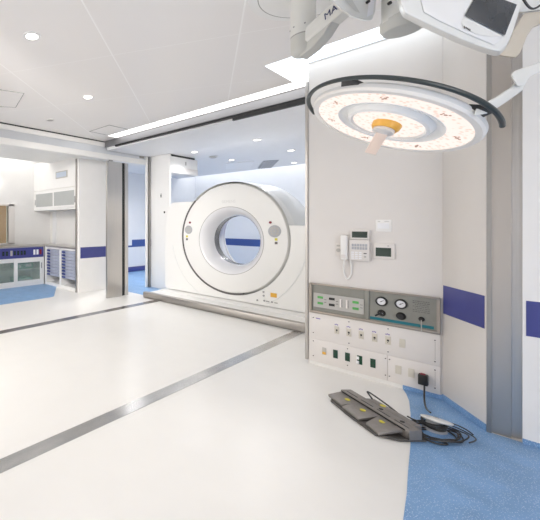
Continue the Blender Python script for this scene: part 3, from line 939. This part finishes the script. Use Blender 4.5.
# ------------------------------------------------------------------ foot pedals and foot switch on the floor
PT = Matrix(((.753, .585, 0, -.668), (-.544, .81, 0, 2.985), (0, 0, 1, 0), (0, 0, 0, 1)))
fp = thing('foot_pedal_unit', (-.69, 3.02, 0), 'grey metal foot pedal unit with yellow stickers lying on the floor', 'foot pedal')
MB(PT).extr([(-.30, -.06, .004), (-.26, -.105, .004), (-.05, -.135, .004), (.19, -.145, .004), (.255, -.05, .004), (.262, .105, .004), (.02, .115, .004), (-.31, .10, .004)], (0, 0, .012)).build('base_plate', 'pedal_dark', fp)
br = MB(PT).extr([(-.315, .0, .016), (-.30, .0, .072), (-.30, .075, .072), (-.30, .075, .016)], (.56, 0, 0), bev=.003).build('bridge_bar', 'pedal', fp)
MB(PT).box(-.285, .235, -.004, .002, .058, .066).build('groove', 'black', br)
for k in range(4):
    MB(PT).box(-.27 + k * .135, -.17 + k * .135, .020, .026, .0715, .0732).build('slot', 'black', br)
MB(PT).box(.26, .264, .0, .075, .016, .074, bev=.001).build('end_cap', 'pedal', br)
MB(PT).extr([(-.16, .078, .016), (-.16, .078, .071), (-.16, .135, .066), (-.16, .135, .016)], (.36, 0, 0), bev=.003).build('rear_shelf', 'pedal', fp)
for k, (u0, u1, f) in enumerate(((-.30, -.135, -.085), (-.145, .055, -.115), (.045, .225, -.125))):
    zz = .004 * k
    p = MB(PT).prism([(u0, .0, .058), (u0 - .015 + .03 * k, f, .032 + zz * .2), (u1 - .02, f - .015, .030), (u1, .0, .058)],
                     [(u0, .0, .040), (u0 - .015 + .03 * k, f, .016 + zz * .2), (u1 - .02, f - .015, .016), (u1, .0, .040)], bev=.002).build('pedal', 'pedal', fp)
    c = PT @ Vector(((u0 + u1) / 2 + (.03, .01, -.02)[k], (-.035, -.045, -.04)[k], .049))
    MB().cyl(c, c + Vector((-.0, -.0, .003)), .016, n=20).build('sticker', 'yellow', p)
for (u, v) in ((-.05, .105),):
    c = PT @ Vector((u, v, .0685))
    MB().cyl(c, c + Vector((0, 0, .003)), .016, n=20).build('sticker', 'yellow', fp)
for (u, v) in ((.0, .05), (.16, .05)):
    c = PT @ Vector((u, v, .072))
    MB().cyl(c, c + Vector((0, 0, .002)), .012, n=16).build('screw_hole', 'black', fp)
MB().tube([PT @ Vector(q) for q in ((-.13, .115, .04), (-.16, .118, .07), (-.195, .115, .098), (-.17, .122, .098), (-.08, .148, .07), (0, .168, .04), (.06, .18, .018), (.14, .17, .008))], .005, 10, 6).build('cable', 'dark', fp)

fs = thing('foot_switch', (-.40, 3.12, 0), 'white round foot switch with a tilted top among coiled cables on the blue floor', 'foot switch')
T = Matrix.Translation((-.405, 3.15, 0))
MB(T).lathe([(0, .002), (.058, .002), (.058, .012), (.046, .02), (.036, .062), (0, .064)], 36).build('base', 'vent', fs)
disc_T = Matrix.Translation((-.392, 3.128, .076)) @ Matrix.Rotation(-.20, 4, RGT.cross(UP)) @ Matrix.Rotation(-.14, 4, RGT)
MB(disc_T).lathe([(0, -.008), (.066, -.008), (.073, -.002), (.073, .003), (.066, .006), (0, .007)], 40).build('tread_disc', 'greywhite', fs)
MB(disc_T).box(-.02, .005, .03, .045, .006, .009).build('mark', 'seam', fs)
cc = thing('cable_coil', (-.38, 3.07, 0), 'loose coil of dark cable on the blue floor around the foot switch', 'cable')
for k in range(7):
    r = .074 + .011 * k + random.uniform(-.006, .006)
    ox, oy = random.uniform(-.025, .03), random.uniform(-.02, .012)
    n = 26
    pts = []
    for i in range(n + 1):
        a = 2 * PI * i / n * (1 if k < 5 else .8) + k
        q = Vector((-.385 + ox, 3.085 + oy, .008 + .004 * k + .006 * math.sin(3 * a + k))) + RGT * (r * 1.25 * math.cos(a)) + Vector((-RGT.y, RGT.x, 0)) * (r * .85 * math.sin(a))
        pts.append(q)
    MB().tube(pts, .0038, 8, 2).build('loop', 'dark', cc)
for k in range(4):
    pts = [(-.405 + (.05 + .003 * k) * math.cos(2 * PI * i / 20), 3.15 + (.05 + .003 * k) * math.sin(2 * PI * i / 20), .022 + .010 * k + .004 * math.sin(4 * PI * i / 20 + k)) for i in range(21)]
    MB().tube(pts, .005, 8, 2).build('loop', 'dark', cc)
MB().tube([(-.53, 3.15, .03), (-.50, 3.12, .035), (-.46, 3.10, .04), (-.42, 3.07, .05), (-.38, 3.06, .055), (-.35, 3.09, .05)], .0048, 8, 6).build('loop', 'dark', cc)
MB().tube([(-.46, 3.0, .008), (-.42, 2.95, .008), (-.36, 2.95, .008), (-.33, 2.99, .008), (-.37, 3.0, .010)], .0045, 8, 6).build('loop', 'dark', cc)

# ------------------------------------------------------------------ surgical lamp
LC = Vector((-.479, 2.39, 1.812))
LN = Vector((.335, .264, .904)).normalized()
E1 = (RGT - LN * RGT.dot(LN)).normalized()
E2 = LN.cross(E1)
LT = Matrix((E1, E2, LN)).transposed().to_4x4()
LT.translation = LC
sl = thing('surgical_ceiling_lamp', LC, 'large round surgical lamp with glowing LED face hanging over the floor', 'lamp')


def lpart(mb, name, m, parent=sl):
    return mb.build(name, m, parent)


lpart(MB(LT).lathe([(.321, .0), (.345, .002), (.352, .012), (.352, .03), (.34, .042), (.26, .062), (.10, .078), (0, .080)], 96), 'housing', 'lamp_top')
lpart(MB(LT).lathe([(.318, .006), (.321, -.001), (.345, .0), (.352, .012), (.35, .02)], 96), 'rim', 'rim')
ln = lpart(MB(LT).lathe([(.222, .004), (.32, .003)], 96), 'outer_lens', 'lens')
lpart(MB(LT).lathe([(.150, -.004), (.158, -.012), (.172, -.008), (.186, .014), (.206, .012), (.222, .001), (.224, .004)], 96), 'clear_ring', 'clear')
lpart(MB(LT).lathe([(.06, -.003), (.151, -.004)], 96), 'inner_lens', 'lens')
for k in range(7):
    a = 2 * PI * k / 7 + .3
    mb = MB(LT)
    for (dr, da, s) in ((0, 0, .007), (.012, .03, .005), (-.010, -.04, .005), (.004, -.06, .004)):
        r, aa = .272 + dr, a + da
        mb.lathe([(0, .0015), (s, .0015), (s, .003), (0, .003)], 12, Matrix.Translation((r * math.cos(aa), r * math.sin(aa), 0)))
    lpart(mb, 'diode_cluster', 'brown')
lpart(MB(LT).lathe([(0, -.002), (.062, -.002), (.060, -.022), (.052, -.034), (0, -.036)], 40), 'collar', 'orange')
hd = lpart(MB(LT).lathe([(0, -.034), (.046, -.034), (.046, -.048), (.034, -.056), (0, -.058)], 32), 'handle_hub', 'off')
gd = Vector((.40, .62, -.68)).normalized()
ga = Vector((0, 0, -.05))
side = gd.cross(Vector((0, 0, 1))).normalized()
nn = side.cross(gd)
G = [ga + side * s * .025 + nn * t_ * .008 for s, t_ in ((-1, -1), (1, -1), (1, 1), (-1, 1))]
H = [p + gd * .125 for p in G]
lpart(MB(LT).prism(G, H, bev=.003), 'grip', 'grip')
pts = []
for i in range(61):
    a = math.radians(119.6 + (306.2 - 119.6) * i / 60)
    pts.append((.389 * math.cos(a), .389 * math.sin(a), .04))
mb = MB(LT)
mb.tube(pts, .0105, 10, 1)
lpart(mb, 'handle_bar', 'handbar')
for a in (math.radians(198), math.radians(283)):
    ca, sa = math.cos(a), math.sin(a)
    X = Matrix.Translation((.34 * ca, .34 * sa, .02)) @ Matrix.Rotation(a, 4, 'Z')
    lpart(MB(LT @ X).prism([(-.02, -.06, .0), (.055, -.018, .012), (.055, .018, .012), (-.02, .06, .0)], [(-.02, -.06, .022), (.055, -.018, .028), (.055, .018, .028), (-.02, .06, .022)], bev=.004), 'bracket', 'dark')

# swivel arm of the lamp, up to its ceiling mount outside the picture
la = thing('lamp_arm', at(492, 103, 1.50), 'pale grey jointed swivel arm holding the surgical lamp at the right', 'lamp arm')


def arm_solid(front, d0, back_shift, d1, bev=.006, seg=3):
    f = [at(x, y, d0) for x, y in front]
    b = [at(x + back_shift[0], y + back_shift[1], d1) for x, y in front]
    return MB().prism(f, b, bev=bev, seg=seg)


arm_solid([(474, 116), (476, 108.5), (498, 96), (512, 87), (517, 80), (526, 81), (523, 90), (508, 101), (490, 113)], 1.47, (-1, 0), 1.52).build('lower_link', 'greywhite', la)
arm_solid([(511, 75), (514, 71), (545, 60), (575, 50), (577, 58), (548, 68.5), (530, 77), (524, 86), (517, 86)], 1.45, (-1, .5), 1.51).build('upper_link', 'greywhite', la)
p = at(576, 53, 1.48)
MB().cyl((p.x, p.y, p.z - .05), (p.x, p.y, 2.8), .03, n=20).build('ceiling_post', 'greywhite', la)

# ------------------------------------------------------------------ ceiling pendant with arms
cm = thing('ceiling_mount', (-.78, 2.55, 2.775), 'large round white mounting cover on the ceiling at the top of the picture', 'ceiling mount')
MB(Matrix.Translation((-.78, 2.55, 2.8))).lathe([(0, -.03), (.36, -.03), (.375, -.028), (.39, -.022), (.43, -.020), (.45, -.012), (.455, 0), (0, 0)], 64).build('cover', 'soffit', cm)
MB(Matrix.Translation((-.78, 2.55, 2.8))).lathe([(.388, -.0235), (.388, -.0205), (.393, -.0205), (.393, -.0235)], 64, closed=True).build('joint_line', 'seam', cm)

sa_ = thing('ceiling_support_arm', (-.934, 2.569, 2.36), 'white ceiling support arm with dark blue lettering, left of the overhead units', 'support arm')
pc = at(303, 26, 2.30)
px_, py_ = pc.x, pc.y
mb = MB(Matrix.Translation((px_, py_, 0)))
mb.lathe([(0, 2.51), (.069, 2.51), (.071, 2.515), (.071, 2.77), (0, 2.77)], 40)
mb.build('post', 'greywhite', sa_)
MB(Matrix.Translation((px_, py_, 0))).lathe([(0, 2.375), (.03, 2.377), (.055, 2.388), (.066, 2.405), (.069, 2.43), (.069, 2.505), (0, 2.505)], 40).build('elbow', 'joint', sa_)
MB(Matrix.Translation((px_, py_, 0))).lathe([(.066, 2.504), (.0695, 2.504), (.0695, 2.511), (.066, 2.511)], 40, closed=True).build('joint_ring', 'seam', sa_)
for a in (3.6, 4.3, 5.2):
    q = Vector((px_ + .07 * math.cos(a), py_ + .07 * math.sin(a), 2.56))
    MB().cyl(q, q + Vector((.004 * math.cos(a), .004 * math.sin(a), 0)), .005, n=10).build('screw', 'grey', sa_)
A0, A1 = Vector((px_, py_, 2.47)), at(378, -22, 1.92)
ad = (A1 - A0).normalized()
av = Vector((0, 0, 1)) - ad * ad.z
av.normalize()
asd = ad.cross(av)
prof = [(-.042, -.05), (.042, -.05), (.05, -.035), (.05, .035), (.042, .05), (-.042, .05), (-.05, .035), (-.05, -.035)]
MB().prism([A0 + asd * a + av * b for a, b in prof], [A1 + asd * a * .9 + av * b * .9 for a, b in prof], bev=.004).build('arm', 'greywhite', sa_)
f0, f1 = A0 + ad * .0, A0 + ad * .20
fr_ = [A0 - ad * .04 - av * .10, A0 + ad * .05 - av * .105, A0 + ad * .13 - av * .085, A0 + ad * .20 - av * .045, A0 - ad * .03 - av * .045]
MB().prism([p + asd * .042 for p in fr_], [p - asd * .042 for p in fr_], bev=.008, seg=3).build('underside_fairing', 'joint', sa_)
# lettering on the side of the arm that faces the room
sd = asd if asd.dot(EYE - A0) > 0 else -asd
tx = ad if ad.dot(RGT) > 0 else -ad
tu = sd.cross(tx)
TT = Matrix((tx, tu, sd)).transposed().to_4x4()
TT.translation = A0 + ad * .17 + sd * .0502 + av * .0
MB().text('MAQUET', .054, TT, .0008, 'LEFT', .25).build('lettering', 'blueprint', sa_)

hs2 = thing('overhead_handpiece', at(352, 8, 1.8), 'small beige overhead housing with a pointed lower end at the top edge', 'overhead unit')
f = [(318, -28), (326, -4), (334, 3), (344, 11), (352, 16.5), (366, 20.5), (372, 20), (375, 12), (377, -10), (378, -30)]
MB().prism([at(x, y, 1.72) for x, y in f], [at(x - 1, y + 1, 1.84) for x, y in f], bev=.007, seg=3).build('housing', 'greywhite', hs2)
MB().prism([at(x, y, 1.716) for x, y in ((337, -20), (341, -4), (355, 11), (360, 13), (350, -4), (345, -20))], [at(x, y, 1.722) for x, y in ((337, -20), (341, -4), (355, 11), (360, 13), (350, -4), (345, -20))]).build('side_trim', 'joint', hs2)
MB().prism([at(x, y, 1.712) for x, y in ((367, 17), (373, 14), (376, -12), (370, -12))], [at(x, y, 1.722) for x, y in ((367, 17), (373, 14), (376, -12), (370, -12))]).build('end_plate', 'gauge', hs2)
q = at(369, 1, 1.708)
MB().cyl(q, q + FWD * .012, .007, n=12).build('screw', 'dark', hs2)
q = at(350, -28, 1.78)
MB().cyl((q.x, q.y, q.z - .02), (q.x, q.y, 2.775), .035, n=24).build('ceiling_post', 'greywhite', hs2)

jt = thing('pivot_joint', at(402, 26, 1.75), 'grey green pivot joint with a round bottom between the overhead units', 'pivot joint')
q = at(402.5, 26, 1.75)
MB(Matrix.Translation(q)).lathe([(0, -.035), (.05, -.034), (.075, -.024), (.086, -.005), (.086, .03), (.07, .05), (0, .052)], 40).build('pivot_disc', 'joint', jt)
q2 = at(396, 10, 1.75)
MB().cyl((q2.x, q2.y, q.z + .02), (q2.x, q2.y, 2.8), .055, n=32).build('post', 'greywhite', jt)
q3 = at(390.5, 2.5, 1.695)
MB().cyl(q3, q3 + FWD * .01, .008, n=12).build('screw', 'dark', jt)

# big overhead housing with the tinted window
oh = thing('overhead_monitor', at(465, 20, 1.4), 'large white overhead housing with a dark tinted window at the top right', 'overhead unit')
d0, d1 = 1.36, 1.50
f = [(401, -40), (399, -10), (400.5, 4), (405, 13), (420, 20.5), (440, 30), (460, 39), (480, 46.5), (494, 51), (500, 51.5), (506, 46), (512, 34), (519, 12), (525, -10), (530, -40)]
MB().prism([at(x, y, d0) for x, y in f], [at(x - 2, y + 5, d1) for x, y in f], bev=.008, seg=3).build('housing', 'greywhite', oh)
g = [(423, -36), (421, 0), (424, 12), (440, 21), (470, 35), (494, 45), (500, 40), (515, -4), (520, -36)]
MB().prism([at(x, y, d0 - .004) for x, y in g], [at(x, y, d0 + .002) for x, y in g], bev=.0015).build('front_panel', 'white', oh)
g = [(465, 15.5), (478, -8), (497, -3), (517, 4.5), (505, 35.5)]
MB().prism([at(x, y, d0 - .009) for x, y in g], [at(x, y, d0 - .004) for x, y in g], bev=.001).build('tinted_window', 'tint', oh)
g = [(464, 17), (503, 36.5), (490, 36.5), (476, 34), (463, 27), (461.5, 22)]
MB().prism([at(x, y, d0 - .006) for x, y in g], [at(x, y, d0 - .003) for x, y in g]).build('label_field', 'greywhite', oh)
mb = MB()
for k, (x, y) in enumerate(((464.6, 27.2), (466.3, 27.6), (467.6, 28.4), (468.8, 29.2), (470.0, 29.8))):
    hgt = (2.4, 1.5, 1.5, 1.6, 1.7)[k]
    qd = [(x - .5, y - hgt * .6), (x + .5, y - hgt * .5), (x + .4, y + hgt * .6), (x - .6, y + hgt * .5)]
    mb.prism([at(a, b, d0 - .0075) for a, b in qd], [at(a, b, d0 - .006) for a, b in qd])
mb.build('small_lettering', 'print', oh)
g = [(401.5, 6), (406, 14), (440, 30), (480, 47), (497, 51.8), (486, 50.5), (455, 41), (425, 27), (408, 18)]
q = at(470, -36, 1.43)
MB().cyl((q.x, q.y, q.z - .03), (q.x, q.y, 2.8), .04, n=24).build('ceiling_post', 'greywhite', oh)

ob = thing('overhead_bracket', at(520, 35, 1.55), 'beige curved bracket behind the large overhead housing', 'bracket')
g = [(497, 55), (516, 57.5), (520, 53), (527, 36), (533, 27), (541, 24), (560, 23), (560, 11), (541, 11.5), (524, 13), (514, 30), (508, 44)]
MB().prism([at(x, y, 1.53) for x, y in g], [at(x - 1, y + 1, 1.66) for x, y in g], bev=.005).build('bracket_arm', 'beige', ob)
g = [(516, 12), (524, -12), (560, -18), (560, 10), (541, 10), (524, 12)]
MB().prism([at(x, y, 1.525) for x, y in g], [at(x - 1, y + 1, 1.65) for x, y in g], bev=.006).build('end_cover', 'greywhite', ob)
MB().tube([at(522, -3, 1.46), at(529, 7, 1.46), at(536, 8, 1.46), at(548, -1, 1.46)], .004, 8, 6).build('cable', 'dark', ob)
q = at(552, -14, 1.56)
MB().cyl((q.x, q.y, q.z - .03), (q.x, q.y, 2.8), .035, n=24).build('ceiling_post', 'greywhite', ob)

# ------------------------------------------------------------------ light


def area(name, loc, tgt, sx, sy, power, col=(1, 1, 1)):
    l = bpy.data.lights.new(name, 'AREA')
    l.shape = 'RECTANGLE'
    l.size, l.size_y, l.energy, l.color = sx, sy, power, col
    o = bpy.data.objects.new(name, l)
    COL.objects.link(o)
    o.location = loc
    o.rotation_euler = (Vector(tgt) - Vector(loc)).to_track_quat('-Z', 'Y').to_euler()
    return o


def spot(name, loc, tgt, power, ang, blend, r, col):
    l = bpy.data.lights.new(name, 'SPOT')
    l.energy, l.spot_size, l.spot_blend, l.shadow_soft_size, l.color = power, math.radians(ang), blend, r, col
    o = bpy.data.objects.new(name, l)
    COL.objects.link(o)
    o.location = loc
    o.rotation_euler = (Vector(tgt) - Vector(loc)).to_track_quat('-Z', 'Y').to_euler()
    return o


area('beyond_window_fill', (-7.45, 3.0, 2.3), (-7.6, 3.0, 0), .5, 1.5, 16, (1, .95, .9))  # unseen fill added to brighten the tan surface beyond the window
# unseen fill lights added at the ceiling, out of frame, to brighten the room
area('added_ceiling_fill', (-3.7, .2, 2.79), (-3.7, .2, 0), 1.4, 1.2, 26, (1, .96, .92))
area('added_ceiling_fill', (-1.6, -.8, 2.79), (-1.6, -.8, 0), 2.0, 1.2, 10, (1, .96, .92))
spot('added_fill_spot', (-2.6, .8, 2.74), (-4.85, 4.6, 1.25), 470, 62, .9, .2, (1, .97, .94))  # unseen spot added to lift the white wall end by the alcove
spot('added_fill_spot', (-1.9, .3, 2.74), (-3.1, 5.3, 1.1), 165, 46, .9, .2, (1, .975, .95))  # unseen spot added to brighten the scanner front
# large fills added along the unseen right and rear walls, no glazing there
area('added_side_fill', (3.15, .5, 1.45), (-5, 1.3, 1.5), 4.6, 2.2, 122, (1, .955, .915))
area('added_rear_fill', (-5.2, -2.15, 1.45), (-5.0, 5, 1.5), 4.5, 2.2, 45, (1, .955, .915))
# surgical lamp, downlights and one added spot without a fixture
spot('surgical_lamp_beam', LC - LN * .07, LC - LN * 3, 17, 46, .8, .2, (1, .93, .85))
for (x, y) in ((-2.474, 1.452), (-3.267, 2.685)):
    spot('downlight_and_fill_beam', (x, y, 2.785), (x, y, 0), 40, 160, .8, .05, (1, .95, .88))
spot('downlight_and_fill_beam', (-5.5, 5.7, 2.625), (-5.5, 5.9, 0), 210, 150, .8, .08, (1, .97, .94))  # added to brighten the bay passage, no downlight fixture here
for (x, y) in ((-3.957, 5.852), (-2.769, 5.794), (-2.795, 7.144), (-3.976, 7.212), (-3.324, 8.653)):
    spot('downlight_and_fill_beam', (x, y, 2.625), (x, y, 0), 38, 150, .8, .05, (.97, .98, 1))

w = bpy.data.worlds.new('room_light')
SC.world = w
w.use_nodes = True
w.node_tree.nodes['Background'].inputs[0].default_value = (1, .985, .965, 1)
w.node_tree.nodes['Background'].inputs[1].default_value = .62

SC.view_settings.view_transform = 'Standard'
SC.view_settings.look = 'None'
SC.view_settings.exposure = .17
SC.view_settings.gamma = 1
SC.view_settings.use_curve_mapping = False
SC.cycles.use_denoising = True
SC.cycles.max_bounces = 12
SC.cycles.diffuse_bounces = 10
SC.cycles.glossy_bounces = 4
SC.cycles.sample_clamp_indirect = 6
SC.cycles.caustics_reflective = False
SC.cycles.caustics_refractive = False
